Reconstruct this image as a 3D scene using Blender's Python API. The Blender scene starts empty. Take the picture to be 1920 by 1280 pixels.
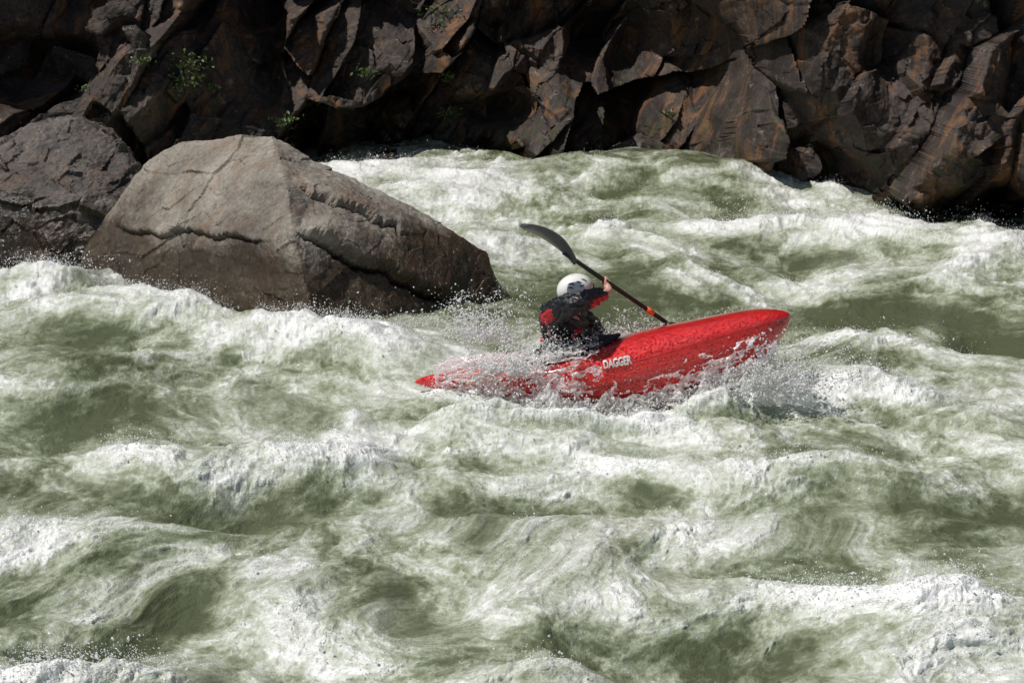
import bpy, bmesh, math, random
import numpy as np
from mathutils import Vector, Matrix
random.seed(7); RNG=np.random.default_rng(7)
C=bpy.context.scene.collection
R=math.radians
# ---------------------------------------------------------------- camera
H=3.5; PITCH=R(13.1); LENS=70; F=LENS/36*1920
cd=bpy.data.cameras.new('camera'); cam=bpy.data.objects.new('camera',cd); C.objects.link(cam)
cam.location=(0,0,H); cam.rotation_euler=(math.pi/2-PITCH,0,0); cd.lens=LENS; cd.sensor_width=36; cd.clip_end=500
bpy.context.scene.camera=cam
def ray(px,py):
    dx=(px-960)/F; dy=-(py-640)/F
    return Vector((dx, math.cos(PITCH)+dy*math.sin(PITCH), -math.sin(PITCH)+dy*math.cos(PITCH)))
def P(px,py,Y):
    d=ray(px,py); return Vector((0,0,H))+d*(Y/d.y)
def PZ(px,py,z):
    d=ray(px,py); return Vector((0,0,H))+d*((z-H)/d.z)
def project(co):
    v=co-np.array([0,0,H]); cp,sp=math.cos(PITCH),math.sin(PITCH)
    dep=v[:,1]*cp-v[:,2]*sp; up=v[:,1]*sp+v[:,2]*cp
    return 960+F*v[:,0]/dep, 640-F*up/dep, dep
# ---------------------------------------------------------------- noise
PERM=np.random.default_rng(3).permutation(4096).astype(np.int64)
def h2(i,j,s): return PERM[(PERM[(i+s*131)&4095]+j)&4095]
def fade(t): return t*t*t*(t*(t*6-15)+10)
def perlin(x,y,s=0):
    i=np.floor(x).astype(np.int64); j=np.floor(y).astype(np.int64); fx=x-i; fy=y-j
    u=fade(fx); v=fade(fy)
    def g(di,dj):
        a=h2(i+di,j+dj,s)*(2*math.pi/4096); return np.cos(a)*(fx-di)+np.sin(a)*(fy-dj)
    return ((g(0,0)*(1-u)+g(1,0)*u)*(1-v)+(g(0,1)*(1-u)+g(1,1)*u)*v)*1.5
def fbm(x,y,o=4,s=0,g=.5):
    r=0;a=1
    for k in range(o): r=r+a*perlin(x,y,s+k*7); x,y=(x*1.6-y*1.25)+3.1,(x*1.25+y*1.6)+1.7; a*=g
    return r
def ridged(x,y,o=4,s=0,g=.5):
    r=0;a=1;t=0
    for k in range(o): r=r+a*(1-2*np.abs(perlin(x,y,s+k*7))); t+=a; x=x*2.03+3.1; y=y*2.03+1.7; a*=g
    return r/t
def h3(i,j,k,s): return PERM[(PERM[(PERM[(i+s*131)&4095]+j)&4095]+k)&4095]
G3=np.random.default_rng(5).normal(size=(4096,3)); G3/=np.linalg.norm(G3,axis=1)[:,None]
def perlin3(p,s=0):
    i=np.floor(p).astype(np.int64); f=p-i; w=fade(f); r=0
    for a in (0,1):
        for b in (0,1):
            for c in (0,1):
                g=G3[h3(i[:,0]+a,i[:,1]+b,i[:,2]+c,s)]
                d=(g*(f-np.array([a,b,c]))).sum(1)
                r=r+d*(w[:,0] if a else 1-w[:,0])*(w[:,1] if b else 1-w[:,1])*(w[:,2] if c else 1-w[:,2])
    return r*1.5
def fbm3(p,o=4,s=0,g=.5):
    r=0;a=1
    for k in range(o): r=r+a*perlin3(p,s+k*5); p=p*2.03+1.3; a*=g
    return r
U3=np.random.default_rng(9).random((4096,3))
def facet3(p,s=0,tilt=1.0):
    """each voronoi cell carries its own tilted plane: broken, angular rock"""
    i=np.floor(p).astype(np.int64); best=np.full(len(p),9e9); val=np.zeros(len(p)); sec=best.copy()
    for a in (-1,0,1):
        for b in (-1,0,1):
            for c in (-1,0,1):
                h=h3(i[:,0]+a,i[:,1]+b,i[:,2]+c,s)
                q=i+np.array([a,b,c])+U3[h]; d=p-q; dd=(d*d).sum(1)
                pl=(G3[h]*d).sum(1)*tilt+(U3[(h*7+3)&4095,0]-.5)
                m=dd<best; sec=np.where(m,best,np.minimum(sec,dd)); val=np.where(m,pl,val); best=np.where(m,dd,best)
    return val, np.sqrt(sec)-np.sqrt(best)
# ---------------------------------------------------------------- object helpers
def tag(o,label=None,cat=None,group=None,kind=None):
    if label: o['label']=label
    if cat: o['category']=cat
    if group: o['group']=group
    if kind: o['kind']=kind
    return o
def empty(name,loc,label,cat,group=None,mat=None):
    o=bpy.data.objects.new(name,None); C.objects.link(o); o.empty_display_size=.1
    if mat is not None: o.matrix_world=mat
    else: o.location=loc
    return tag(o,label,cat,group)
def mesh_np(name,co,faces,mats,parent=None,smooth=True,world=True):
    co=np.asarray(co,dtype=np.float64)
    if parent is not None and world: co=co-np.array(parent.location)
    me=bpy.data.meshes.new(name)
    faces=np.asarray(faces) if not isinstance(faces,list) else faces
    if isinstance(faces,list): me.from_pydata([tuple(c) for c in co],[],faces)
    else:
        n,k=faces.shape
        me.vertices.add(len(co)); me.vertices.foreach_set('co',co.ravel())
        me.loops.add(n*k); me.loops.foreach_set('vertex_index',faces.ravel().astype(np.int32))
        me.polygons.add(n); me.polygons.foreach_set('loop_start',np.arange(0,n*k,k,dtype=np.int32))
        me.polygons.foreach_set('loop_total',np.full(n,k,dtype=np.int32))
    me.update(calc_edges=True)
    if smooth: me.polygons.foreach_set('use_smooth',[True]*len(me.polygons))
    for m in (mats if isinstance(mats,(list,tuple)) else [mats]): me.materials.append(m)
    o=bpy.data.objects.new(name,me); C.objects.link(o)
    if parent is not None: o.parent=parent
    return o
def gridfaces(nr,nc,wrap=False):
    r=np.arange(nr-1)[:,None]; c=np.arange(nc if wrap else nc-1)[None,:]; c2=(c+1)%nc
    return np.stack([r*nc+c, r*nc+c2, (r+1)*nc+c2, (r+1)*nc+c],-1).reshape(-1,4)
def tube(pts,rad,n=8):
    pts=[Vector(p) for p in pts]; rings=[]
    for i,p in enumerate(pts):
        t=(pts[min(i+1,len(pts)-1)]-pts[max(i-1,0)]).normalized()
        a=t.cross(Vector((0.1,0.3,1))).normalized(); b=t.cross(a)
        r=rad[i] if hasattr(rad,'__len__') else rad
        rings+= [p+(a*math.cos(k*2*math.pi/n)+b*math.sin(k*2*math.pi/n))*r for k in range(n)]
    f=[tuple(int(v) for v in q) for q in gridfaces(len(pts),n,True)]
    f.append(tuple(range(n))[::-1]); f.append(tuple(range((len(pts)-1)*n,len(pts)*n)))
    return [tuple(v) for v in rings],f
def merge(parts):
    V=[];Fc=[]
    for v,f in parts:
        o=len(V); V+=v; Fc+=[tuple(i+o for i in q) for q in f]
    return V,Fc
# ---------------------------------------------------------------- materials
def newmat(name):
    m=bpy.data.materials.new(name); m.use_nodes=True; nt=m.node_tree; b=nt.nodes['Principled BSDF']; return m,nt,b
def noise(nt,vec,scale,detail=5,rough=.55,dist=0):
    n=nt.nodes.new('ShaderNodeTexNoise'); n.inputs['Scale'].default_value=scale; n.inputs['Detail'].default_value=detail
    n.inputs['Roughness'].default_value=rough; n.inputs['Distortion'].default_value=dist
    if vec is not None: nt.links.new(vec,n.inputs['Vector'])
    return n.outputs['Fac']
def math_(nt,op,a,b=None,c=None,clamp=False):
    n=nt.nodes.new('ShaderNodeMath'); n.operation=op; n.use_clamp=clamp
    for i,v in enumerate((a,b,c)):
        if v is None: continue
        if isinstance(v,(int,float)): n.inputs[i].default_value=v
        else: nt.links.new(v,n.inputs[i])
    return n.outputs[0]
def mrange(nt,v,a,b,c=0,d=1):
    n=nt.nodes.new('ShaderNodeMapRange'); nt.links.new(v,n.inputs[0])
    for i,x in enumerate((a,b,c,d)): n.inputs[i+1].default_value=x
    return n.outputs[0]
def ramp(nt,v,stops):
    n=nt.nodes.new('ShaderNodeValToRGB'); cr=n.color_ramp
    while len(cr.elements)<len(stops): cr.elements.new(.5)
    for e,(p,c) in zip(cr.elements,stops): e.position=p; e.color=(*c,1)
    nt.links.new(v,n.inputs[0]); return n.outputs[0]
def mixc(nt,f,a,b):
    n=nt.nodes.new('ShaderNodeMix'); n.data_type='RGBA'
    if isinstance(f,(int,float)): n.inputs[0].default_value=f
    else: nt.links.new(f,n.inputs[0])
    for i,v in ((6,a),(7,b)):
        if isinstance(v,tuple): n.inputs[i].default_value=(*v,1)
        else: nt.links.new(v,n.inputs[i])
    return n.outputs[2]
def bump(nt,h,strength,dist,prev=None):
    n=nt.nodes.new('ShaderNodeBump'); n.inputs['Strength'].default_value=strength; n.inputs['Distance'].default_value=dist
    nt.links.new(h,n.inputs['Height'])
    if prev: nt.links.new(prev,n.inputs['Normal'])
    return n.outputs[0]
def objco(nt,scale=(1,1,1)):
    t=nt.nodes.new('ShaderNodeTexCoord'); m=nt.nodes.new('ShaderNodeMapping'); m.inputs['Scale'].default_value=scale
    nt.links.new(t.outputs['Object'],m.inputs[0]); return m.outputs[0]
def simple(name,col,rough=.5,var=.15,scale=30,bmp=.1,coat=0,metal=0):
    m,nt,b=newmat(name); v=objco(nt); n=noise(nt,v,scale,4)
    c0=tuple(c*(1-var) for c in col); c1=tuple(min(1,c*(1+var)) for c in col)
    nt.links.new(ramp(nt,n,[(.3,c0),(.7,c1)]),b.inputs['Base Color'])
    b.inputs['Roughness'].default_value=rough; b.inputs['Coat Weight'].default_value=coat; b.inputs['Metallic'].default_value=metal
    if bmp: nt.links.new(bump(nt,noise(nt,v,scale*2,3),bmp,.01),b.inputs['Normal'])
    return m
def water_mat():
    m,nt,b=newmat('water'); L=nt.links
    at=nt.nodes.new('ShaderNodeAttribute'); at.attribute_name='foam'; foam=at.outputs['Fac']
    v=objco(nt,(1,.9,1.7))
    nz=nt.nodes.new('ShaderNodeTexNoise'); nz.inputs['Scale'].default_value=15; nz.inputs['Detail'].default_value=5; nz.inputs['Roughness'].default_value=.72; L.new(v,nz.inputs['Vector'])
    n2=nz.outputs['Fac']
    wv=nt.nodes.new('ShaderNodeMix'); wv.data_type='VECTOR'; wv.inputs[0].default_value=.12; L.new(v,wv.inputs[4]); L.new(nz.outputs['Color'],wv.inputs[5])
    vo=nt.nodes.new('ShaderNodeTexVoronoi'); vo.feature='DISTANCE_TO_EDGE'; vo.inputs['Scale'].default_value=14; L.new(wv.outputs[1],vo.inputs['Vector'])
    line=mrange(nt,vo.outputs['Distance'],0,.15,1,0)
    mask=mrange(nt,foam,.2,.55,.06,.17)
    f=math_(nt,'ADD',foam,math_(nt,'MULTIPLY',math_(nt,'SUBTRACT',n2,.5),.60))
    f=math_(nt,'ADD',f,math_(nt,'MULTIPLY',math_(nt,'SUBTRACT',line,.3),mask))
    f=math_(nt,'MULTIPLY',f,.84)
    col=ramp(nt,f,[(.0,(.085,.099,.052)),(.20,(.165,.188,.112)),(.36,(.275,.305,.210)),(.52,(.40,.43,.335)),(.70,(.575,.60,.53)),(1,(.86,.865,.85))])
    L.new(col,b.inputs['Base Color'])
    L.new(mrange(nt,f,.3,.95,.05,.20),b.inputs['Roughness'])
    b.inputs['IOR'].default_value=1.33; b.inputs['Specular IOR Level'].default_value=.7
    b1=bump(nt,n2,.38,.03)
    b2=bump(nt,noise(nt,v,85,2,.6,0),.9,.008,b1)
    L.new(b2,b.inputs['Normal'])
    return m
def rock_mat(name,cols,wet_z,stain,lich,moss=0,scale=1.0,wetdark=.35,bs=.5):
    m,nt,b=newmat(name); L=nt.links; v=objco(nt)
    g=nt.nodes.new('ShaderNodeNewGeometry'); sep=nt.nodes.new('ShaderNodeSeparateXYZ'); L.new(g.outputs['Position'],sep.inputs[0])
    big=noise(nt,v,1.3*scale,5,.6,.5); fine=noise(nt,v,22*scale,4,.7); gr=noise(nt,v,110,1,.6)
    mixv=math_(nt,'ADD',math_(nt,'MULTIPLY',big,.6),math_(nt,'MULTIPLY',fine,.4))
    c=ramp(nt,mixv,[(.34,cols[0]),(.46,cols[1]),(.56,cols[2]),(.68,cols[3])])
    c=mixc(nt,mrange(nt,gr,.55,.75,0,.35),c,cols[0])
    st=noise(nt,objco(nt,(1,1,.45)),2.2,4,.65,1.2)
    c=mixc(nt,mrange(nt,st,.52,.68,0,stain),c,(.19,.085,.028))
    li=noise(nt,v,5,4,.7,.3); c=mixc(nt,mrange(nt,li,.62,.67,0,lich),c,(.30,.27,.23))
    if moss:
        mo=noise(nt,v,3,4,.7,.3); z=mrange(nt,sep.outputs[2],.2,1.4,1,0)
        c=mixc(nt,math_(nt,'MULTIPLY',mrange(nt,mo,.52,.62,0,moss),z),c,(.035,.045,.012))
    wz=math_(nt,'ADD',sep.outputs[2],math_(nt,'MULTIPLY',math_(nt,'SUBTRACT',noise(nt,v,2.0,4,.6),.5),1.1))
    wet=mrange(nt,wz,wet_z-.16,wet_z+.16,1,0)
    mul=nt.nodes.new('ShaderNodeMix'); mul.data_type='RGBA'; mul.blend_type='MULTIPLY'; L.new(wet,mul.inputs[0]); L.new(c,mul.inputs[6]); mul.inputs[7].default_value=(wetdark,wetdark*.78,wetdark*.55,1)
    L.new(mul.outputs[2],b.inputs['Base Color'])
    L.new(mrange(nt,wet,0,1,.75,.16),b.inputs['Roughness'])
    b2=bump(nt,noise(nt,v,7*scale,6,.72),bs,.05); b4=bump(nt,gr,.4,.006,b2)
    L.new(b4,b.inputs['Normal'])
    return m
M={}
M['water']=water_mat()
M['cliff']=rock_mat('cliff_rock',[(.006,.0045,.004),(.024,.016,.0135),(.056,.039,.031),(.14,.102,.083)],.2,.75,.4,.7,.9)
M['boulder']=rock_mat('granite',[(.10,.083,.066),(.205,.178,.146),(.31,.277,.232),(.48,.44,.38)],.64,.45,.25,0,1.3,.24,.8)
M['boulder2']=rock_mat('grey_rock',[(.028,.023,.020),(.065,.054,.047),(.12,.102,.090),(.23,.20,.18)],.5,.3,.5,0,1.5,.35)
M['scree']=rock_mat('scree_rock',[(.014,.011,.010),(.036,.027,.023),(.068,.051,.043),(.13,.10,.083)],-.5,.3,.5,0,1.5)
M['red']=simple('red_plastic',(.62,.012,.012),.2,.1,6,.05,.5)
def hull_mat():
    m,nt,b=newmat('wet_red_hull'); v=objco(nt)
    nt.links.new(ramp(nt,noise(nt,v,7,4),[(.3,(.62,.009,.010)),(.7,(.80,.016,.014))]),b.inputs['Base Color'])
    b.inputs['Roughness'].default_value=.13; b.inputs['Coat Weight'].default_value=.7; b.inputs['Coat Roughness'].default_value=.05
    vo=nt.nodes.new('ShaderNodeTexVoronoi'); vo.inputs['Scale'].default_value=48; nt.links.new(v,vo.inputs['Vector'])
    bead=mrange(nt,vo.outputs['Distance'],.0,.4,1,0)
    nt.links.new(bump(nt,bead,1,.018,bump(nt,noise(nt,v,18,5,.75),.9,.024)),b.inputs['Normal']); return m
M['hullred']=hull_mat()
M['black']=simple('black_plastic',(.012,.012,.013),.35,.3,30,.1)
M['fabric']=simple('black_fabric',(.010,.011,.014),.26,.4,40,.8)
M['redfab']=simple('red_fabric',(.55,.014,.022),.35,.25,40,.6)
M['skin']=simple('skin',(.58,.32,.24),.45,.1,40,.1)
M['white']=simple('white_shell',(.80,.79,.76),.25,.04,10,.03,.3)
M['logo']=simple('white_lettering',(.62,.56,.53),.4,.3,60,.3)
M['blade']=simple('grey_blade',(.085,.095,.10),.3,.15,14,.08)
M['shaft']=simple('dark_shaft',(.010,.018,.015),.35,.3,40,.1)
M['orange']=simple('orange_tape',(.9,.16,.03),.5,.1,40,.1)
def spray_mat(name,tr):
    m=bpy.data.materials.new(name); m.use_nodes=True; nt=m.node_tree; out=nt.nodes['Material Output']; nt.nodes.remove(nt.nodes['Principled BSDF'])
    d=nt.nodes.new('ShaderNodeBsdfDiffuse'); d.inputs[0].default_value=(.95,.955,.95,1)
    t=nt.nodes.new('ShaderNodeBsdfTranslucent'); t.inputs[0].default_value=(.95,.955,.95,1)
    g=nt.nodes.new('ShaderNodeBsdfGlossy'); g.inputs['Roughness'].default_value=.15
    m1=nt.nodes.new('ShaderNodeMixShader'); m1.inputs[0].default_value=.45; m2=nt.nodes.new('ShaderNodeMixShader'); m2.inputs[0].default_value=.08
    nt.links.new(d.outputs[0],m1.inputs[1]); nt.links.new(t.outputs[0],m1.inputs[2]); nt.links.new(m1.outputs[0],m2.inputs[1]); nt.links.new(g.outputs[0],m2.inputs[2])
    last=m2.outputs[0]
    if tr:
        tp=nt.nodes.new('ShaderNodeBsdfTransparent'); m3=nt.nodes.new('ShaderNodeMixShader')
        n=noise(nt,objco(nt),24,5,.75,.5); nt.links.new(mrange(nt,n,.34,.56,0,tr),m3.inputs[0]); nt.links.new(tp.outputs[0],m3.inputs[1]); nt.links.new(last,m3.inputs[2]); last=m3.outputs[0]
    nt.links.new(last,out.inputs[0]); return m
M['spray']=spray_mat('spray_drops',0); M['froth']=spray_mat('lacy_froth',.95)
def leaf_mat():
    m,nt,b=newmat('leaf'); v=objco(nt)
    nt.links.new(ramp(nt,noise(nt,v,12,3),[(.3,(.045,.09,.018)),(.7,(.12,.19,.05))]),b.inputs['Base Color']); b.inputs['Roughness'].default_value=.5; return m
M['leaf']=leaf_mat(); M['stem']=simple('stem',(.09,.07,.04),.8)
# ---------------------------------------------------------------- WATER
dep=np.linspace(math.atan(H/26.8),math.atan(H/7.4),880); Ys=H/np.tan(dep)
Ys=np.concatenate([Ys,np.linspace(7.3,0.5,40)])[::-1]
core=np.linspace(-.285,.285,1040); outer=.285+(np.linspace(0,1,41)[1:]**1.6)*1.1
us=np.concatenate([-outer[::-1],core,outer])
X=us[None,:]*(Ys[:,None]+1.0); Y=np.repeat(Ys[:,None],len(us),1)
nr,nc=X.shape; x=X.ravel(); y=Y.ravel()
feat=[
(1190,300,250,34,0,.46,-.16),(800,352,230,34,0,.14,.40),(690,322,110,16,0,.12,.35),(1150,352,130,22,0,0,-.25),(1370,350,110,22,-25,-.02,-.55),
(1440,408,180,18,-5,.18,.48),(1660,428,140,18,-8,.16,.45),(1850,480,110,24,-5,.10,.34),(1790,430,110,13,0,-.1,-.5),
(980,440,200,36,0,.08,.34),(1300,520,300,26,0,0,-.05),(1700,500,250,18,0,.05,.1),(1620,612,340,30,-3,-.15,-.66),(1060,565,170,36,0,-.1,-.5),(1880,668,80,22,-20,-.2,-.6),
(1620,690,130,20,0,.20,.42),(1860,750,130,34,-15,.16,.35),(1500,740,100,30,0,.05,.4),(1650,820,250,30,0,0,.15),
(60,505,130,24,-8,.36,.36),(300,560,240,26,-13,.40,.38),(590,645,180,24,-14,.18,.38),(770,680,130,20,-10,.10,.38),(860,600,60,16,0,.0,-.35),
(110,690,250,66,-10,.16,-.42),(550,745,130,26,-20,-.05,-.12),(60,830,140,34,10,-.08,-.2),(330,850,190,42,18,.18,.34),(600,870,160,36,-14,.12,.30),(760,820,220,30,10,.06,.28),
(430,985,290,30,4,-.18,-.50),(90,935,140,26,-12,-.10,-.28),(1110,965,150,32,8,-.09,-.28),(920,890,220,30,12,.10,.30),(1180,870,150,30,-10,.07,.26),(1500,915,260,30,-8,.09,.28),
(1600,1000,340,26,2,-.13,-.42),(1330,1080,200,46,16,.12,.32),(1600,1110,190,42,-18,.11,.32),(640,1110,110,80,50,.11,.32),(850,1125,130,40,25,-.10,-.28),(450,1155,130,38,-8,-.12,-.42),
(230,1210,140,20,12,-.11,-.38),(120,1262,160,30,-8,.15,.38),(330,1270,140,30,14,.13,.36),(1060,1240,150,46,20,.12,.36),(1760,1150,150,50,-20,.10,.30),(1500,1240,180,38,10,-.07,-.24),
(1120,825,330,12,0,.04,.3),(830,744,80,8,0,.10,.4),(930,768,120,6,0,.12,.35),(1110,784,240,6,0,.14,.36),(1320,745,110,9,12,.20,.45),(1450,728,80,9,12,.18,.55)]
wx=x+.35*fbm(x*.5,y*.4,2,11)+.08*fbm(x*1.4,y*1.1,2,13); wy=y+.5*fbm(x*.5+9,y*.4,2,17)+.14*fbm(x*1.3+4,y*1.0,2,19)
z=np.zeros_like(x); foam=np.full_like(x,.55)
for (px,py,rx,ry,an,dh,df) in feat:
    c=PZ(px,py,dh*.8); d=c.y
    sx=rx/F*d; sy=ry*(d*d+H*H)/(H*F)
    a=R(an); k_=.12 if (780<px<1500 and 690<py<830) else 1
    gx=x+(wx-x)*.75*k_-c.x; gy=y+(wy-y)*.75*k_-c.y
    u2=(gx*math.cos(a)+gy*math.sin(a))/sx; v2=(-gx*math.sin(a)+gy*math.cos(a))/sy
    if dh>.1: v2=np.where(v2<0,v2*1.1,v2*.85)   # the front of a wave is steeper than its back
    w=np.exp(-(u2*u2+v2*v2)*.9)
    z+=dh*w; foam+=df*w
KA=P(778,716,13.32); KB=P(1482,592,13.2)
kx=np.clip((x-KA.x)/(KB.x-KA.x),0,1); ky=KA.y+(KB.y-KA.y)*kx
kd=np.sqrt((np.clip(np.abs(x-(KA.x+KB.x)/2)-(KB.x-KA.x)/2,0,None))**2+(y-ky)**2)
calm=1-np.exp(-(kd/.42)**2)*.85
foam+=.28*fbm(wx*.8+5,wy*.6,3,37,.5)*calm
fb=np.clip(foam,0,1)
zm=.15*fbm(wx*.55,wy*.40,2,51)+.04*(ridged(wx*1.0+wy*.3,wy*.6-wx*.3,1,61)-.4)
zc=.040*(ridged(wx*1.5+wy*.5,wy*.9-wx*.5,2,67,.5)-.35)      # short breaking chop
z+=calm*(zm+zc*(.15+.85*fb))
zg=z.reshape(nr,nc); cr=np.zeros_like(zg)      # some foam gathers on the crests
for r_ in (14,34): cr+=zg-(np.roll(zg,r_,0)+np.roll(zg,-r_,0))/2
cr[:60]=0; cr[-40:]=0
foam+=np.clip(cr.ravel()*1.1,-.12,.12)*calm
fb=np.clip(foam,0,1)
sxp=wx+.05*fbm(wx*2.5,wy*2.2,4,101); syp=wy+1.6*z+.05*fbm(wx*2.5+4,wy*2.2,4,105)   # follows the slope of the wave
zs=.036*fbm(sxp*2.2,syp*1.7,5,65,.52)
z+=calm*zs*(.45+.8*fb)
rough=fbm(sxp*1.6,syp*1.3,8,111,.69)
thread=1-np.abs(fbm(sxp*4.4,syp*3.8,5,131,.68))*2.4
thread2=1-np.abs(fbm(sxp*1.5,syp*1.25,7,151,.70))*2.8
edge_=np.exp(-((fb-.5)/.38)**2)
foam+=(.48*rough+.12*np.clip(thread,-.4,1)+.12*np.clip(thread2,-.4,1)-.06)*(.5+.5*edge_)+.5*zm*calm+1.0*zs+1.0*zc*calm
fc=np.clip((foam-.3)/.7,0,1)
bil=np.abs(perlin(sxp*6,syp*5,71))*.5+np.abs(perlin(sxp*12.3,syp*10.5,72))*.33+np.abs(perlin(sxp*26,syp*22,73))*.2+np.abs(perlin(wx*52,wy*47,74))*.14
z+=(.5+.5*calm)*fc*.054*bil
z+=(1-fc)*(.013*ridged(sxp*4.5,syp*3.8,3,81)+.005*ridged(sxp*15,syp*13,2,85))
dx_=.02*fc*fbm(x*6,y*5,3,91)*calm; dy_=-.05*fc*(bil)*calm
foam+=.28*(bil-.33)*fc
gz=z.reshape(nr,nc)
co=np.stack([x+dx_,y+dy_,z],1)
wo=mesh_np('water',co,gridfaces(nr,nc),M['water']); wo['kind']='structure'
fa=wo.data.attributes.new('foam','FLOAT','POINT'); fa.data.foreach_set('value',foam.astype(np.float32))
# ---------------------------------------------------------------- CLIFF
cx=np.concatenate([np.linspace(-16,-7.3,60)[:-1],np.linspace(-7.3,7.3,1150),np.linspace(7.3,16,60)[1:]])
cz=np.concatenate([np.linspace(-.6,3.2,400),np.linspace(3.2,11,110)[1:]])
CX,CZ=np.meshgrid(cx,cz); sx_=CX.ravel(); sz_=CZ.ravel()
base=np.interp(sx_,[-16,-6.5,-4.5,-2.5,0,1.6,2.4,3.2,4.2,5.2,7,16],[21,22.5,24.0,25.4,25.6,25.4,23.6,22.2,21.4,20.9,20.6,19])
lean=np.interp(sx_,[-16,-3,0,1.5,2.5,4,16],[.75,.6,.42,.25,.0,-.12,.0])
yb=base+lean*sz_
def w2(px,py): q=P(px,py,23.8); return q.x,q.z
dd=np.zeros_like(sx_)
wsx=sx_+.025*fbm(sx_*2,sz_*2,3,5); wsz=sz_+.025*fbm(sx_*2+7,sz_*2,3,6)
rr=np.random.default_rng(21)
def block(px,py,size,Hh,el=1.0,ang=0.0,K=6):
    global dd
    c=w2(px,py); ux=wsx-c[0]; uz=wsz-c[1]; ca,sa=math.cos(ang),math.sin(ang)
    a=(ux*ca+uz*sa)/el; b_=(-ux*sa+uz*ca)
    t=rr.normal(0,.4,2); h=Hh+t[0]*a+t[1]*b_
    for k in range(K):
        th=2*math.pi*(k+rr.uniform(-.3,.3))/K; r=size*rr.uniform(.7,1.15); s=rr.choice([.8,1.5,3,6])
        h=np.minimum(h,s*(r-(math.cos(th)*a+math.sin(th)*b_))+Hh*.15)
    dd=np.maximum(dd,np.clip(h,0,None))
block(640,110,.95,.85,1.2,.4); block(330,150,.8,.8,1.9,.75); block(880,150,.7,.7,1.0,1.2); block(1080,230,.5,.65,1,.3)
block(1040,60,.6,.6,.7,.2); block(1700,200,1.3,1.2,1.2,-.3); block(1520,110,.8,1.0,1,-.5); block(1400,230,.55,.7,.6,.2); block(1850,60,.8,1.0); block(1280,200,.35,.6,.6,.2)
block(500,230,.5,.6,1.6,.1); block(760,240,.4,.45,1.3,.5); block(200,230,.5,.6,1.6,.6);block(1480,300,.4,.55,.8,.3);block(1640,330,.45,.5,1,.3)
for i in range(90):
    s=rr.uniform(.25,.75); block(rr.uniform(-900,2800),rr.uniform(-1600,380),s*(1 if i%3 else 1.6),rr.uniform(.5,1.1)*s*1.5,rr.uniform(1.2,2.6),rr.uniform(0.7,1.4))
def pit(px,py,rx,ry,d):
    global dd
    c=w2(px,py); dd-=d*np.exp(-(((wsx-c[0])/(rx/F*24))**2+((wsz-c[1])/(ry/F*24))**2)**1.5)
pit(1170,120,90,95,1.5); pit(1330,110,70,130,1.4); pit(60,140,110,60,1.0); pit(1800,330,140,60,1.2); pit(930,240,80,30,.6); pit(450,40,50,50,.5); pit(1600,60,40,60,.6)
pit(1900,200,70,60,.7); pit(720,200,50,40,.4); pit(1560,260,60,30,.6); pit(1640,380,200,35,.8)
p3=np.stack([wsx*1.05-wsz*.55,dd*.3,(wsz*1.0+wsx*.5)*.55],1)     # slabs run from lower left to upper right
f1,e1=facet3(p3*.72,1,1.5); f2,e2=facet3(p3*1.6+3,2,1.5); f3,e3=facet3(p3*6.5+9,4,1.3)
dd+=.74*f1+.28*f2+.038*f3-.05*np.exp(-(e1/.03)**2)
dd+=.026*fbm(sx_*5,sz_*5,5,15,.58)
co=np.stack([sx_+.05*f2,yb-dd,sz_+.06*f2+.03*f1],1)
cliff=mesh_np('cliff',co,gridfaces(len(cz),len(cx)),M['cliff'],smooth=False); cliff['kind']='structure'
cpx,cpy,cdep=project(co)
co_cliff=co
def on_cliff(px,py,r=7):
    m=(np.abs(cpx-px)<r)&(np.abs(cpy-py)<r); ids=np.where(m)[0]; return Vector(co_cliff[ids[np.argmin(cdep[ids])]])
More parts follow.
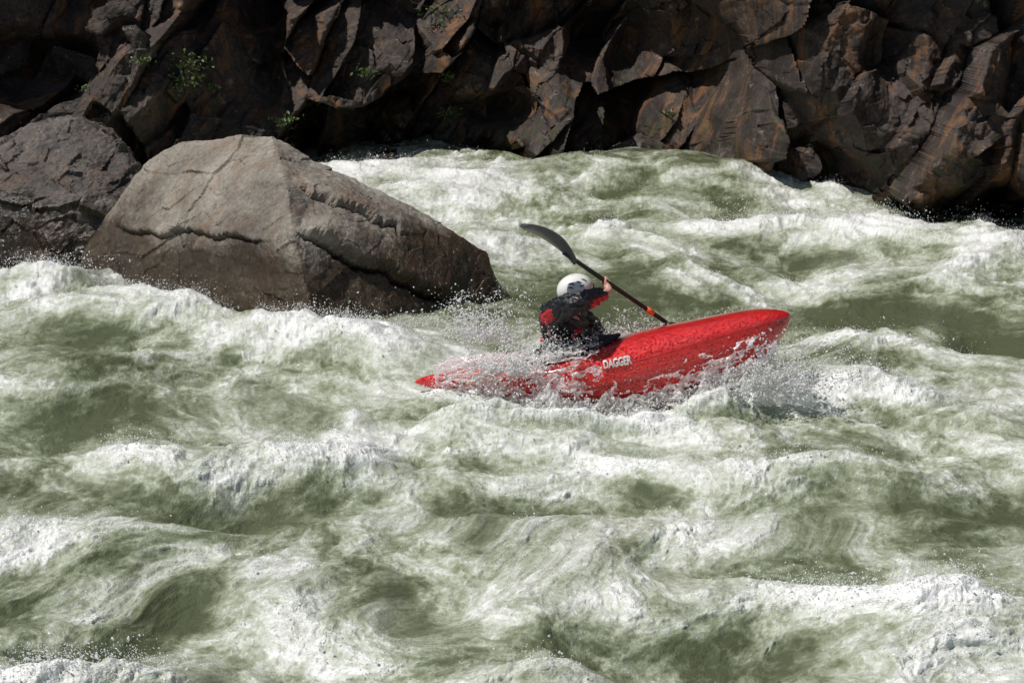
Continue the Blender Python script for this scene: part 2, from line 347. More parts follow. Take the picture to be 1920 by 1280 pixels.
# ---------------------------------------------------------------- ROCKS
def rock(name,pts,mat,label,cat,group=None,vox=.02,amp=1.0,seed=0,fz=2.0,grooves=(),fa=1.0):
    bm=bmesh.new()
    for p in pts: bm.verts.new(p)
    r=bmesh.ops.convex_hull(bm,input=bm.verts)
    bmesh.ops.delete(bm,geom=[g for g in set(r['geom_interior']+r['geom_unused']) if isinstance(g,bmesh.types.BMVert)],context='VERTS')
    me=bpy.data.meshes.new('t'); bm.to_mesh(me); bm.free(); o=bpy.data.objects.new('t',me); C.objects.link(o)
    md=o.modifiers.new('r','REMESH'); md.mode='VOXEL'; md.voxel_size=vox
    dg=bpy.context.evaluated_depsgraph_get(); nm=bpy.data.meshes.new_from_object(o.evaluated_get(dg)); bpy.data.objects.remove(o)
    n=len(nm.vertices); c=np.empty(n*3); nm.vertices.foreach_get('co',c); c=c.reshape(-1,3)
    nn=np.empty(n*3); nm.vertices.foreach_get('normal',nn); nn=nn.reshape(-1,3)
    q=c+.05*np.stack([perlin3(c*1.7,seed),perlin3(c*1.7,seed+1),perlin3(c*1.7,seed+2)],1)
    qr=np.stack([q[:,0]*.95+q[:,2]*.3,q[:,1],q[:,2]*.95-q[:,0]*.3],1)
    a,e=facet3(qr*np.array([.9,.9,fz]),seed+3,1.0); b,e2=facet3(qr*np.array([3.2,3.2,5.5]),seed+4,1.0)
    d=amp*(.10*a*fa+.035*b*(.3+.7*fa)+.05*fbm3(c*1.3,6,seed+5,.55)+.014*fbm3(c*12,3,seed+6))
    qx,qy,_=project(c)
    for (x0,y0,x1,y1,wd,dp,lip) in grooves:
        L2=(x1-x0)**2+(y1-y0)**2; t=((qx-x0)*(x1-x0)+(qy-y0)*(y1-y0))/L2; wob=11*fbm(t*4+x0,t*0+.3,5,7,.6)
        sd=((qx-x0)*(y1-y0)-(qy-y0)*(x1-x0))/math.sqrt(L2)+wob; ok=(t>0)&(t<1)&(nn[:,1]<.2); fe=np.clip(np.minimum(t,1-t)*8,0,1)
        d=d+np.where(ok,fe*(-dp*np.exp(-(sd/wd)**2)+lip*np.where(sd>0,np.exp(-sd/60),0)),0)
    c=c+nn*d[:,None]
    nm.vertices.foreach_set('co',c.ravel()); nm.polygons.foreach_set('use_smooth',[False]*len(nm.polygons)); nm.update()
    nm.materials.clear(); nm.materials.append(mat)
    o=bpy.data.objects.new(name,nm); C.objects.link(o)
    base=Vector((c[:,0].mean(),c[:,1].mean(),c[:,2].min()))
    nm.transform(Matrix.Translation(-base)); o.location=base
    tag(o,label,cat,group); return o
B=[(155,495,17.4),(232,385,17.5),(268,312,17.5),(345,268,17.4),(430,253,17.2),(508,255,16.95),
(538,345,15.9),(548,440,15.4),(590,608,15.1),(920,472,16.9),(938,548,16.7),(868,598,16.3),
(300,292,18.2),(480,272,18.2),(700,385,17.6),(905,480,17.6),(160,470,17.9),(700,372,17.1)]
pts=[P(*b) for b in B]; pts+=[Vector((P(*b).x,P(*b).y,-.6)) for b in B if b[1]>500 or b[0]<200 or b[0]>900]
rock('boulder',pts,M['boulder'],'large pale wedge-shaped granite boulder with ridge sloping right into the rapids','boulder',None,.016,.5,11,1.4,
 [(556,438,858,577,7,.14,.12),(560,345,760,450,4,.05,.04),(215,432,500,452,3,.02,.06)],.3)
B=[(-60,480,18.6),(-60,310,19.2),(10,285,19.3),(60,244,19.6),(150,228,19.8),(205,250,19.7),(250,310,19.4),(262,350,19.0),(225,410,18.6),(180,470,18.4),(80,500,18.3),(110,370,18.6),(0,410,18.7)]
pts=[P(*b) for b in B]; pts+=[P(b[0],b[1]-0,b[2]+1.2) for b in B[1:8]]; pts+=[Vector((p.x,p.y,-.6)) for p in pts]
rock('boulder',pts,M['boulder2'],'rounded dark grey wet boulder at the left edge behind the pale wedge boulder','boulder',None,.02,1.1,23,2.0,(),.8)
def rrock(px,py,w,h,label,seed,dy=.1,mat='scree',ang=0):
    c=on_cliff(px,py); c.y-=dy; s=1/F*c.y; r=np.random.default_rng(seed); pts=[]
    for k in range(11):
        v=r.normal(size=3); v/=np.linalg.norm(v); v=np.sign(v)*np.abs(v)**.6
        a=v[0]*w*s*.5; b=v[2]*h*s*.5; ca,sa=math.cos(ang),math.sin(ang)
        pts.append((c.x+a*ca-b*sa,c.y+v[1]*min(w,h)*s*.6,c.z+a*sa+b*ca))
    rock('rock',pts,M[mat],label,'rock',None,.02,.6,seed)
rrock(35,95,130,100,'dark blocky rock in the upper left corner of the rock bank',31)
rrock(145,110,120,75,'flat dark rock beside the corner rock high on the left bank',32,ang=-.2)
rrock(250,75,110,80,'angular brown rock above the long slab on the left bank',33,ang=.3)
rrock(215,30,110,60,'small rock at the top edge of the left bank',34)
rrock(110,215,190,60,'long tilted slab of rock just above the rounded grey boulder',35,.25,ang=.6)
rrock(20,265,80,70,'brown rock at the left edge above the rounded grey boulder',36,.25)
# ---------------------------------------------------------------- PLANTS
def plant(px,py,size,n,label,seed):
    c=on_cliff(px,py); r=np.random.default_rng(seed); c.y-=.04
    root=empty('plant',c,label,'plant','small green plants growing on the cliff')
    V=[];Fc=[];SV=[]
    for k in range(n):
        d=np.array([r.normal(0,1)*size,-abs(r.normal(0,.5))*size-.04,r.normal(0,.7)*size*.8])
        if k%6==0: SV.append(tube([c,c+Vector(d*.5)+Vector((0,0,.02)),c+Vector(d)],[.004,.003,.002],5))
        p=np.array(c)+d; L_=r.uniform(.015,.035); a=r.normal(size=3); a/=np.linalg.norm(a); b=np.cross(a,r.normal(size=3)); b/=np.linalg.norm(b)
        o=len(V); V+=[tuple(p-a*L_),tuple(p+b*L_*.45+np.array([0,0,.004])),tuple(p+a*L_),tuple(p-b*L_*.45)]; Fc.append((o,o+1,o+2,o+3))
    mesh_np('foliage',V,Fc,M['leaf'],root,False); v,f=merge(SV); mesh_np('stem',v,f,M['stem'],root)
plant(345,118,.13,170,'largest leafy green plant on the left of the cliff, above the pale boulder',1)
plant(345,158,.11,110,'green plant low in the crack directly below the largest cliff plant',2)
plant(272,105,.06,50,'small sparse plant left of the largest cliff plant',3)
plant(405,158,.06,40,'tiny plant right of the largest cliff plant on the dark slab',4)
plant(540,218,.09,80,'low spreading green plant directly above the peak of the pale boulder',5)
plant(680,140,.07,55,'small green plant on the cliff between boulder and centre',6)
plant(840,142,.07,60,'upper of two small plants near the middle of the cliff',7)
plant(838,203,.07,60,'lower of two small plants near the middle of the cliff',8)
plant(825,20,.14,110,'faint leafy plant at the top edge of the cliff near the middle',9)
plant(1255,205,.05,30,'tiny plant beside the mossy cleft right of the middle of the cliff',10)
plant(155,160,.05,35,'tiny plant among the rocks high on the left bank',12)
# ---------------------------------------------------------------- KAYAK
ax=(KB-KA); KL=ax.length; ax.normalize(); side=Vector((0,0,1)).cross(ax).normalized(); upv=ax.cross(side)
ROLL=Matrix.Rotation(R(-8),4,'X')
KM=Matrix.Translation(KA)@Matrix((ax,side,upv)).transposed().to_4x4()@ROLL
ts=[0,.05,.15,.3,.45,.6,.75,.88,.96,1]
def cub(t,vals):
    i=np.clip(np.searchsorted(ts,t,side='right')-1,0,len(ts)-2); T=np.array(ts); V=np.array(vals); m=np.gradient(V,T)
    h=T[i+1]-T[i]; s=(t-T[i])/h
    return (2*s**3-3*s**2+1)*V[i]+(s**3-2*s**2+s)*h*m[i]+(-2*s**3+3*s**2)*V[i+1]+(s**3-s**2)*h*m[i+1]
ZT=[.02,.03,.035,.0,.02,.07,.085,.09,.08,.07]; ZS=[0,-.01,-.035,-.09,-.11,-.085,-.045,-.01,.005,.01]; ZB=[-.02,-.07,-.16,-.29,-.36,-.38,-.35,-.275,-.20,-.15]
def surf(t,ph,off=0):
    sc_=np.isscalar(t)
    t=np.atleast_1d(np.asarray(t,float)); ph=np.atleast_1d(np.asarray(ph,float))
    w=cub(t,[.03,.06,.125,.245,.31,.33,.315,.27,.225,.19]); zt=cub(t,ZT); zs=cub(t,ZS); zb=cub(t,ZB)
    cap=np.sqrt(np.clip(1-np.clip((t-.88)/.12,0,1)**2.4,0,1))*np.sqrt(np.clip(1-np.clip((.03-t)/.03,0,1)**2,0,1))
    mid=zs; w=w*cap; zt=mid+(zt-mid)*cap; zb=mid+(zb-mid)*cap
    c,s=np.cos(ph),np.sin(ph)
    yy=(w+off)*np.sign(c)*np.abs(c)**(.85); zz=np.where(s>0,mid+(zt-mid+off)*np.abs(s)**.92,mid-(mid-zb+off)*np.abs(s)**.76)
    g=np.stack([t*KL*np.ones_like(yy),yy,zz],-1)
    return g[0] if sc_ else g
kay=empty('kayak',None,'bright red whitewater kayak bursting bow-up through the white rapids','kayak',None,KM)
tt=(1-np.cos(np.linspace(0,math.pi,90)))/2
def loft(p0,p1,off=0,n=28,name='hull',mat=None):
    ph=np.linspace(p0,p1,n); T,PH=np.meshgrid(tt,ph,indexing='ij'); g=surf(T.ravel(),PH.ravel(),off)
    return mesh_np(name,g,gridfaces(len(tt),n),mat,kay,world=False)
loft(math.pi,2*math.pi,0,30,'hull',M['hullred']); loft(0,math.pi,.0005,30,'deck',M['hullred'])
ring=[tuple(surf(float(t),math.pi,0)) for t in tt]; ring2=[tuple(surf(float(t),0,0)) for t in tt[::-1]]
v,f=tube(ring+ring2,.0022,6); mesh_np('seam',v,f,M['red'],kay,world=False)
tc=.40; cxk=tc*KL
rim=[]
for k in range(49):
    a=k*2*math.pi/48; xx=cxk+.40*math.cos(a)*(1 if math.cos(a)>0 else .75); t=xx/KL
    zt=surf(float(t),math.pi/2)[2]; rim.append((xx,.215*math.sin(a),float(zt)+.02-.25*(0.215*math.sin(a))**2/.3))
v,f=tube(rim,.013,8); mesh_np('cockpit_rim',v,f,M['black'],kay,world=False)
V=[];nrg=10
for j in range(nrg+1):
    s=j/nrg
    for p in rim[:-1]:
        V.append((cxk+(p[0]-cxk)*s*1.02-.06*(1-s),p[1]*s*1.02,(p[2]+.012)+.16*(1-s)**2))
mesh_np('spray_deck',V,gridfaces(nrg+1,48,True),M['fabric'],kay,world=False)
cu=bpy.data.curves.new('t','FONT'); cu.body='DAGGER'; cu.size=.072; cu.align_x='CENTER'; cu.align_y='CENTER'; cu.offset=.003
to=bpy.data.objects.new('t',cu); C.objects.link(to); dg=bpy.context.evaluated_depsgraph_get(); tm=bpy.data.meshes.new_from_object(to.evaluated_get(dg)); bpy.data.objects.remove(to)
bm=bmesh.new(); bm.from_mesh(tm); bmesh.ops.triangulate(bm,faces=bm.faces); bmesh.ops.subdivide_edges(bm,edges=bm.edges,cuts=2)
for vv in bm.verts:
    t=.54+vv.co.x*.66/KL; dz=.020+vv.co.y*1.0-vv.co.x*.04
    ph=math.pi-math.asin(min(.95,(dz/.15)**(1/.92))) if dz>0 else math.pi+math.asin(min(.95,(-dz/.25)**(1/.76)))
    vv.co=Vector(surf(float(t),ph,.008))
me=bpy.data.meshes.new('lettering'); bm.to_mesh(me); bm.free(); me.materials.append(M['logo']); lo=bpy.data.objects.new('lettering',me); C.objects.link(lo); lo.parent=kay; lo['label']='white block lettering on the near side'
# ---------------------------------------------------------------- PADDLE
tip=P(978,420,12.98); low=P(1262,613,13.62); dP=(low-tip).normalized()
T0=tip; T1=tip+dP*1.93
pad=empty('paddle',(T0+T1)/2,'black shafted kayak paddle with dark grey blade raised up left, held by the kayaker','paddle')
s0,s1=T0+dP*.40,T1-dP*.40
v,f=tube([s0.lerp(s1,k/12) for k in range(13)],.0155,12); mesh_np('shaft',v,f,M['shaft'],pad)
def blade(tipp,inw,curve):
    viewd=(tipp-Vector((0,0,H))).normalized()
    wdir=inw.cross(viewd).normalized(); nrm=wdir.cross(inw).normalized()
    rot=Matrix.Rotation(R(62)*curve,3,inw); wdir=rot@wdir; nrm=rot@nrm
    nu,nv=26,11; V=[]
    for sgn in (1,-1):
        for i in range(nu):
            u=i/(nu-1); L_=u*.52
            wid=.088*math.sqrt(max(0,1-(1-min(u/.30,1))**2))*(1 if u<.45 else (1-((u-.45)/.55)**1.6*.86))
            for j in range(nv):
                q=-1+2*j/(nv-1); bow=.045*math.sin(math.pi*u)-.02*(1-q*q)*1.0
                th=.004*(1-q*q)+.011*math.exp(-(q/.16)**2)*u+.0015
                p=tipp+inw*L_+wdir*(wid*q)+nrm*(bow*1.0+sgn*th); V.append(tuple(p))
    f=gridfaces(nu,nv); f2=f[:,::-1]+nu*nv; allf=[tuple(int(a) for a in q) for q in f]+[tuple(int(a) for a in q) for q in f2]
    def rimq(a,b): allf.append((a,b,b+nu*nv,a+nu*nv))
    for i in range(nu-1): rimq(i*nv,(i+1)*nv); rimq((i+1)*nv+nv-1,i*nv+nv-1)
    for j in range(nv-1): rimq(j+1,j); rimq((nu-1)*nv+j,(nu-1)*nv+j+1)
    return mesh_np('blade',V,allf,M['blade'],pad)
blade(T0,dP,1); blade(T1,-dP,-1)
def on_shaft(px):   # point of the shaft that the pixel column px sees
    a=(px-960)/F; cp,sp=math.cos(PITCH),math.sin(PITCH); g=lambda p:p.x-a*(p.y*cp-(p.z-H)*sp)
    g0=g(tip); g1=g(tip+dP); return tip+dP*(g0/(g0-g1))
tp=on_shaft(1218); v,f=tube([tp-dP*.034,tp+dP*.034],.020,12); mesh_np('tape_band',v,f,M['orange'],pad)
# ---------------------------------------------------------------- PERSON
def skin(name,verts,edges,radii,root,mats,parent,sub=2):
    me=bpy.data.meshes.new('s'); me.from_pydata([tuple(v) for v in verts],edges,[]); o=bpy.data.objects.new('s',me); C.objects.link(o)
    md=o.modifiers.new('s','SKIN'); md.use_smooth_shade=True
    if not me.skin_vertices: 
        bpy.context.view_layer.objects.active=o; bpy.ops.mesh.customdata_skin_add()
    for i,r in enumerate(radii):
        sv=me.skin_vertices[0].data[i]; sv.radius=r if isinstance(r,tuple) else (r,r); sv.use_root=(i==root)
    s=o.modifiers.new('b','SUBSURF'); s.levels=sub; s.render_levels=sub
    dg=bpy.context.evaluated_depsgraph_get(); nm=bpy.data.meshes.new_from_object(o.evaluated_get(dg)); bpy.data.objects.remove(o)
    nm.transform(Matrix.Translation(-Vector(parent.location))); nm.polygons.foreach_set('use_smooth',[True]*len(nm.polygons)); nm.materials.clear()
    for m in (mats if isinstance(mats,list) else [mats]): nm.materials.append(m)
    ob=bpy.data.objects.new(name,nm); C.objects.link(ob); ob.parent=parent; return ob
hip=KM@Vector((tc*KL-.08,0,.0)); 
waist=P(1056,662,13.38); chest=P(1054,614,13.36); ntop=P(1068,579,13.34)
shR=P(1036,590,13.16); shL=P(1088,596,13.54)
elR=P(1083,566,12.92); 
hc=P(1078,544,13.33)
hpR=on_shaft(1140); hpL=on_shaft(1290)
elL=P(1160,682,13.80)
hdir=Vector((.72,.45,-.35)).normalized()
per=empty('person',hip,'person in black and red dry top and white helmet paddling the red kayak','person')
V=[];E=[];Rd=[]
def av(p,r,par=None):
    V.append(Vector(p)); Rd.append(r)
    if par is not None: E.append((par,len(V)-1))
    return len(V)-1
i0=av(hip,.13); i1=av(waist,.115,i0); i2=av(chest,.13,i1); i3=av(ntop,.06,i2)
i4=av(hc-Vector((0,0,.045)),.055,i3); i5=av(hc+hdir*.012,.080,i4); i6=av(hc+Vector((0,0,.03))-hdir*.015,.068,i5)
n_=av(hc+hdir*.105-Vector((0,0,.02)),.014,i5); ch=av(hc+hdir*.06-Vector((0,0,.085)),.04,i4)
for s,(sh,el,hd) in enumerate(((shR,elR,hpR),(shL,elL,hpL))):
    a=av(sh,.06,i2); b=av(el,.042,a)
    w=(el-hd); w=(w-dP*w.dot(dP)).normalized(); n=dP.cross(w)
    if s==1: n=-n
    wr=hd+w*.085-n*.012+dP*.0; c=av(wr,.027,b); pm=av(hd+w*.045-n*.006,(.033),c)
    for k,(of,ln) in enumerate(((-.036,1.0),(-.012,1.08),(.012,1.0),(.034,.86))):
        par=pm; rr_=.0245
        for q,th in enumerate((35,90,150,205)):
            th=R(th*ln); par=av(hd+dP*of+ (w*math.cos(th)+n*math.sin(th))*(rr_+(.006 if q==0 else 0)),.0094-.0006*q,par)
    par=pm
    for q,(th,of) in enumerate(((-25,-.040),(-75,-.046),(-125,-.040))):
        th=R(th); par=av(hd+dP*of+(w*math.cos(th)+n*math.sin(th))*.026,.0105-.001*q,par)
for sy in (-1,1):
    kn=KM@Vector((tc*KL+.33,sy*.12,-.05)); ft=KM@Vector((tc*KL+.72,sy*.09,-.10))
    k=av(kn,.055,i0); av(ft,.04,k)
skin('body',V,E,Rd,0,M['skin'],per)
V=[];E=[];Rd=[]
a0=av(hip+Vector((0,0,.06)),(.165,.16)); a1=av(waist,(.15,.15),a0); a2=av(chest,(.165,.15),a1); a3=av(ntop,(.068,.068),a2)
for (sh,el,hd) in ((shR,elR,hpR),(shL,elL,hpL)):
    w=(el-hd); w=(w-dP*w.dot(dP)).normalized(); wr=hd+w*.092
    a=av(sh,.092,a2); m_=av(sh.lerp(el,.5)+Vector((0,0,.008)),.086,a); b=av(el,.074,m_); c=av(el.lerp(wr,.5),.060,b); av(el.lerp(wr,.90),.040,c)
jk=skin('jacket',V,E,Rd,0,[M['fabric'],M['redfab']],per,4)
def wrinkle(o,amp,sc):
    n=len(o.data.vertices); c=np.empty(n*3); o.data.vertices.foreach_get('co',c); c=c.reshape(-1,3); nn=np.empty(n*3); o.data.vertices.foreach_get('normal',nn); nn=nn.reshape(-1,3)
    u=c[:,0]+c[:,2]*.6+.02*perlin3(c*8,3); v=c[:,2]*1.3+c[:,1]-c[:,0]*.4+.03*perlin3(c*6,4)
    c=c+nn*(amp*(ridged(u*sc,v*sc*1.8,2,2)-.5)+amp*.45*(ridged(u*sc*2.6,v*sc*3.2,3,9)-.5))[:,None]; o.data.vertices.foreach_set('co',c.ravel()); o.data.update()
wrinkle(jk,.026,8)
wrR=hpR+((elR-hpR)-dP*(elR-hpR).dot(dP)).normalized()*.088
for p in jk.data.polygons:
    q=Vector(p.center)+per.location
    t=(q-elR).dot((wrR-elR))/(wrR-elR).length_squared
    dist=(q-(elR+(wrR-elR)*t)).length
    if .25<t<.8 and dist<.10 and q.z<(elR+(wrR-elR)*t).z+.004: p.material_index=1
    t=(q-shR).dot(elR-shR)/(elR-shR).length_squared; dv=q-(shR+(elR-shR)*t)
    if -.35<t<.35 and dv.length<.13 and dv.z<.02 and dv.x<-.03: p.material_index=1
V=[];E=[];Rd=[]
b0=av(hip+Vector((0,0,.17)),(.16,.16)); b1=av(waist+Vector((0,0,.02)),(.18,.168),b0); b2=av(chest-Vector((0,0,.01)),(.185,.165),b1); b3=av(chest.lerp(ntop,.6),(.11,.10),b2)
vs=skin('buoyancy_vest',V,E,Rd,0,[M['fabric'],M['redfab']],per,4); wrinkle(vs,.018,7)
for p in vs.data.polygons:
    q=Vector(p.center)+per.location; qx=q.x-chest.x; wv=.02*math.sin(q.z*30)
    if (qx<-.08+wv and q.z>waist.z-.05 and q.z<chest.z+.05) or (.03<qx+wv<.16 and waist.z-.04<q.z<chest.z+.02): p.material_index=1
# helmet
hz=(Vector((0,0,1))+Vector((-.12,-.18,0))).normalized(); hx=(hdir-hz*hdir.dot(hz)).normalized(); hy=hz.cross(hx)
HM=Matrix((hx,hy,hz)).transposed()
def hpnt(a,e,off=0):
    r=Vector(((.132+off)*math.cos(e)*math.cos(a),(.106+off)*math.cos(e)*math.sin(a),(.103+off)*math.sin(e)))
    return hc+HM@r+Vector((0,0,.01))
V=[];na,ne=48,20
for j in range(ne):
    for i in range(na):
        a=i*2*math.pi/na; lo_=R(-42)+R(52)*max(0,math.cos(a))**1.5-R(6)*math.cos(2*a)
        e=lo_+(math.pi/2-.01-lo_)*j/(ne-1); V.append(tuple(hpnt(a,e)))
he=mesh_np('helmet',V,gridfaces(ne,na,True),M['white'],per); so=he.modifiers.new('s','SOLIDIFY'); so.thickness=.012; so.offset=-1
V=[hpnt(i*2*math.pi/48,R(-42)+R(52)*max(0,math.cos(i*2*math.pi/48))**1.5-R(6)*math.cos(4*math.pi*i/48),.002) for i in range(49)]
v,f=tube(V,.006,6); ob=mesh_np('rim',v,f,M['black'],None); 
ob.parent=he; ob.data.transform(Matrix.Translation(-Vector(per.location)))
def strip(pts,wd):
    V=[];n=len(pts)
    for i,(a,e) in enumerate(pts):
        a0,e0=pts[max(i-1,0)]; a1,e1=pts[min(i+1,n-1)]; da,de=a1-a0,e1-e0; l=math.hypot(da,de) or 1; wv=wd*math.sin(math.pi*(i+.35)/(n+.0))
        V.append(tuple(hpnt(a-de/l*wv,e+da/l*wv,.003))); V.append(tuple(hpnt(a+de/l*wv,e-da/l*wv,.003)))
    return V,[(2*i,2*i+1,2*i+3,2*i+2) for i in range(n-1)]
vd=HM.transposed()@((Vector((0,0,H))-hc).normalized()); ac=math.atan2(vd.y,vd.x)
S=[]
for cv in ([(-.55,.72),(-.30,.80),(-.05,.74),(.10,.60)],[(.22,.86),(.45,.80),(.62,.66)],[(-.35,.50),(-.15,.52),(.02,.42)],[(.75,.95),(.95,.80),(1.05,.6)],[(.35,.50),(.55,.46),(.72,.52)]):
    pts=[]
    for i in range(len(cv)-1):
        for k in range(4): t=k/4; pts.append((ac+cv[i][0]*(1-t)+cv[i+1][0]*t,cv[i][1]*(1-t)+cv[i+1][1]*t))
    pts.append((ac+cv[-1][0],cv[-1][1])); S.append(strip(pts,.045))
v,f=merge(S); ob=mesh_np('marking',v,f,M['black'],None); ob.parent=he; ob.data.transform(Matrix.Translation(-Vector(per.location)))
v,f=tube([hpnt(math.pi/2,R(-30),-.01),hc+HM@Vector((.05,.07,-.11)),hc+HM@Vector((.06,0,-.135)),hc+HM@Vector((.05,-.07,-.11)),hpnt(-math.pi/2,R(-30),-.01)],.006,6)
ob=mesh_np('chin_strap',v,f,M['black'],None); ob.parent=he; ob.data.transform(Matrix.Translation(-Vector(per.location)))
# ---------------------------------------------------------------- SPRAY
IV=np.array([(1,0,0),(-1,0,0),(0,1,0),(0,-1,0),(0,0,1),(0,0,-1)],float)
IF=np.array([(0,2,4),(2,1,4),(1,3,4),(3,0,4),(2,0,5),(1,2,5),(3,1,5),(0,3,5)])
def drops(name,pos,rad,vel,label,cat='spray'):
    rad=np.minimum(rad,.0075)
    n=len(pos); v=IV[None]*rad[:,None,None]
    d=vel/np.maximum(np.linalg.norm(vel,axis=1),1e-6)[:,None]; st=RNG.uniform(0,1.6,n)
    v=v+d[:,None,:]*((v*d[:,None,:]).sum(2)*st[:,None])[:,:,None]
    v=(v+pos[:,None,:]).reshape(-1,3); f=(IF[None]+(np.arange(n)*6)[:,None,None]).reshape(-1,3)
    o=mesh_np(name,v,f,M['spray']); tag(o,label,cat,None,'stuff'); return o
pos=[];rad=[];vel=[]
lap=gz-(np.roll(gz,12,0)+np.roll(gz,-12,0)+np.roll(gz,12,1)+np.roll(gz,-12,1))/4
wgt=(np.clip(foam.reshape(nr,nc)-.6,0,.5)**2)*np.clip(lap*30,0,1.5); wgt[:45]=0; wgt[:, :42]=0; wgt[:,-42:]=0; wgt=wgt.ravel(); wgt/=wgt.sum()
ids=RNG.choice(len(wgt),42000,p=wgt); n=len(ids)
hh=RNG.exponential(.028,n); pos.append(np.stack([x[ids]+RNG.normal(0,.04,n),y[ids]+RNG.normal(0,.04,n),z[ids]+hh],1)); rad.append(.0010+RNG.exponential(.0010,n)); vel.append(RNG.normal(size=(n,3)))
def cluster(px,py,Yc,spx,spy,sy,n,r=.003,ang=0):
    n=int(n*1.1); a=RNG.normal(0,spx,n); b=RNG.normal(0,spy,n); ca,sa=math.cos(R(ang)),math.sin(R(ang)); yy=Yc+RNG.normal(0,sy,n)
    pp=np.array([P(px+a[i]*ca-b[i]*sa,py-(a[i]*sa+b[i]*ca),yy[i]) for i in range(n)]); pos.append(pp); rad.append(.0012+RNG.exponential(r,n)*.5); vel.append(RNG.normal(size=(n,3))+np.array([.8,0,.8]))
cluster(1410,700,12.85,55,26,.12,1000,.0042,25); cluster(1300,748,12.8,90,12,.1,700,.004,8); cluster(1090,768,12.9,120,10,.1,900,.004); cluster(1480,690,12.9,40,26,.15,500,.0045)
cluster(960,712,13.0,70,16,.1,900,.0038); cluster(900,600,13.4,55,28,.25,450,.003,-20); cluster(1030,655,13.1,45,18,.1,1500,.0035); cluster(1180,618,13.6,80,12,.1,1100,.0032)
cluster(1340,600,13.5,60,8,.1,350,.003,12); cluster(1560,645,13.2,100,12,.3,350,.003,5); cluster(980,575,13.5,30,25,.2,200,.003)
cluster(1450,390,21.2,200,9,.3,1200,.005); cluster(1680,405,20.6,120,11,.3,900,.005); cluster(640,590,15.1,40,12,.1,350,.0035); cluster(720,310,24.5,90,5,.3,350,.005); cluster(760,600,15.0,90,10,.1,400,.0035)
cluster(100,490,17.2,100,10,.3,500,.004)
pos=np.concatenate(pos); rad=np.concatenate(rad); vel=np.concatenate(vel)
drops('spray',pos,rad,vel,'white droplets of spray flying above the rapids and around the red kayak')
def splash(px,py,Yc,n,pw,dirx,spread,label,seed,hgt=.22,thick=.006):
    r=np.random.default_rng(seed); ps=[];rs=[];vs_=[]
    for k in range(n):
        o=P(px+r.normal(0,pw),py+r.normal(0,6),Yc+r.normal(0,.08)); vx=dirx+r.normal(0,spread); vy=r.normal(0,.35)-.1; vz=abs(r.normal(0,1))*hgt*5+.6
        T=r.uniform(.5,1.0)*vz*2/9.8; m=int(25+35*T/.4)
        for i in range(m):
            t=T*(i+r.random())/m; j=r.normal(0,.004+.02*t/T,3); ps.append((o.x+vx*t+j[0],o.y+vy*t+j[1],o.z+vz*t-4.9*t*t+j[2])); rs.append(thick*(.15+r.exponential(.25))); vs_.append((vx,vy,vz-9.8*t))
    drops('splash',np.array(ps),np.array(rs),np.array(vs_),label,'splash')
splash(1430,725,12.85,80,50,.5,.6,'ragged splash of white water thrown up under the kayak bow',1,.15,.011)
splash(960,700,13.05,60,50,-.4,.6,'white splash washing over the stern of the red kayak',2,.10,.009)
splash(930,640,13.6,60,30,-.8,.5,'thin fingers of water flung up left behind the paddler',3,.2,.009)
splash(1180,640,13.65,50,60,.2,.5,'splash rising beyond the kayak where the paddle enters',4,.08,.008)
def lacy(name,G,keep,label):
    nu,nv=keep.shape; f=gridfaces(nu,nv); kk=keep.ravel(); m=kk[f].all(1); o=mesh_np(name,G.reshape(-1,3),f[m],M['froth']); tag(o,label,'froth',None,'stuff'); return o
KMn=np.array(KM)
def on_hull(t0,t1,p0,p1,nu,nv,off,seed):
    T,PH=np.meshgrid(np.linspace(t0,t1,nu),np.linspace(p0,p1,nv),indexing='ij')
    o=off*(.5+1.2*np.abs(perlin(T.ravel()*16,PH.ravel()*4,seed))+.4*np.abs(perlin(T.ravel()*45,PH.ravel()*10,seed+1))+.2*np.abs(perlin(T.ravel()*140,PH.ravel()*30,seed+1)))
    c=surf(T.ravel(),PH.ravel(),o); g=c@KMn[:3,:3].T+KMn[:3,3]
    nz=ridged(T*9,PH*2.6,5,seed+2,.68); return g.reshape(nu,nv,3),nz,T,PH
g,nz,T,PH=on_hull(.06,.50,.15*math.pi,1.25*math.pi,360,280,.06,200)
edge=np.clip((T-.36)/.12,0,1)
lacy('froth',g,nz>(.22+.38*edge+.15*np.exp(-((T-.10)/.04)**2)),'white froth washing over the stern and cockpit of the red kayak')
g,nz,T,PH=on_hull(.34,.95,1.04*math.pi,1.42*math.pi,420,150,.05,220)
lowm=(PH-math.pi*1.04)/(.38*math.pi); lg=np.exp(-((T-.54)/.07)**2)
lacy('froth',g,nz>(.62-.75*lowm+.5*lg*(lowm<.3)),'lacy white froth streaming along the lower hull of the red kayak')
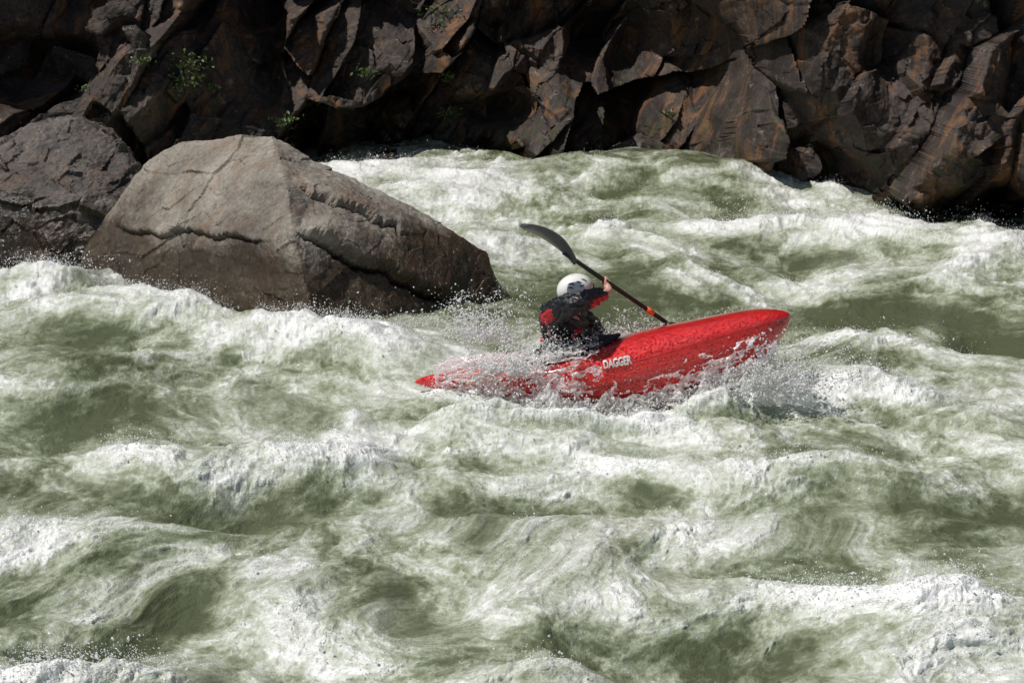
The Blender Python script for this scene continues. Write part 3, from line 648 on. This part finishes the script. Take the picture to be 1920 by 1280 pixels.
def curtain(x0,x1,yc,z0,hh_,seed,label,nu=420,nv=90):
    S_,V_=np.meshgrid(np.linspace(0,1,nu),np.linspace(0,1,nv),indexing='ij'); L_=x1-x0
    env=np.sin(np.pi*np.clip(S_,0,1))**.6; top=hh_*env*(.35+.9*np.abs(fbm(S_*L_*4,S_*0+.5,4,seed,.6)))
    gx=x0+S_*L_+.06*V_*fbm(S_*L_*5,V_*3,3,seed+5); gy=yc+.10*V_-.10*V_**2+.06*fbm(S_*L_*3,V_*2,3,seed+9)+.02*fbm(S_*L_*14,V_*7,3,seed+11); gz_=z0-.05+top*1.2*V_
    nz=ridged(S_*L_*7+V_*.6,V_*1.6,5,seed+3,.68)
    lacy('froth',np.stack([gx,gy,gz_],-1),nz>(-.05+.72*V_),label)
bx0=P(1250,740,12.8).x; bx1=P(1530,720,12.8).x; mx0=P(870,760,12.9).x
curtain(bx0,bx1,12.78,.14,.30,301,'ragged sheet of white water curling up beside the kayak bow')
curtain(mx0,bx0+.1,12.86,.04,.17,331,'low fringe of froth along the waterline of the kayak middle')
# ---------------------------------------------------------------- LIGHT
el,azx,azy=R(62),-.86,-.28
sdir=Vector((azx,azy,0)).normalized()*math.cos(el)+Vector((0,0,math.sin(el)))
sl=bpy.data.lights.new('sun','SUN'); sl.energy=4.0; sl.angle=R(.5); sl.color=(1,.96,.90); so=bpy.data.objects.new('sun',sl); C.objects.link(so)
so.rotation_euler=(-sdir).to_track_quat('-Z','Y').to_euler(); so.location=(-10,-4,15)
w=bpy.data.worlds.new('World'); bpy.context.scene.world=w; w.use_nodes=True; nt=w.node_tree
sk=nt.nodes.new('ShaderNodeTexSky'); sk.sky_type='NISHITA'; sk.sun_disc=False; sk.sun_elevation=el; sk.sun_rotation=math.atan2(sdir.x,sdir.y)
nt.links.new(sk.outputs[0],nt.nodes['Background'].inputs[0]); nt.nodes['Background'].inputs[1].default_value=.055
sc=bpy.context.scene; sc.view_settings.view_transform='Standard'; sc.view_settings.look='None'; sc.view_settings.exposure=0
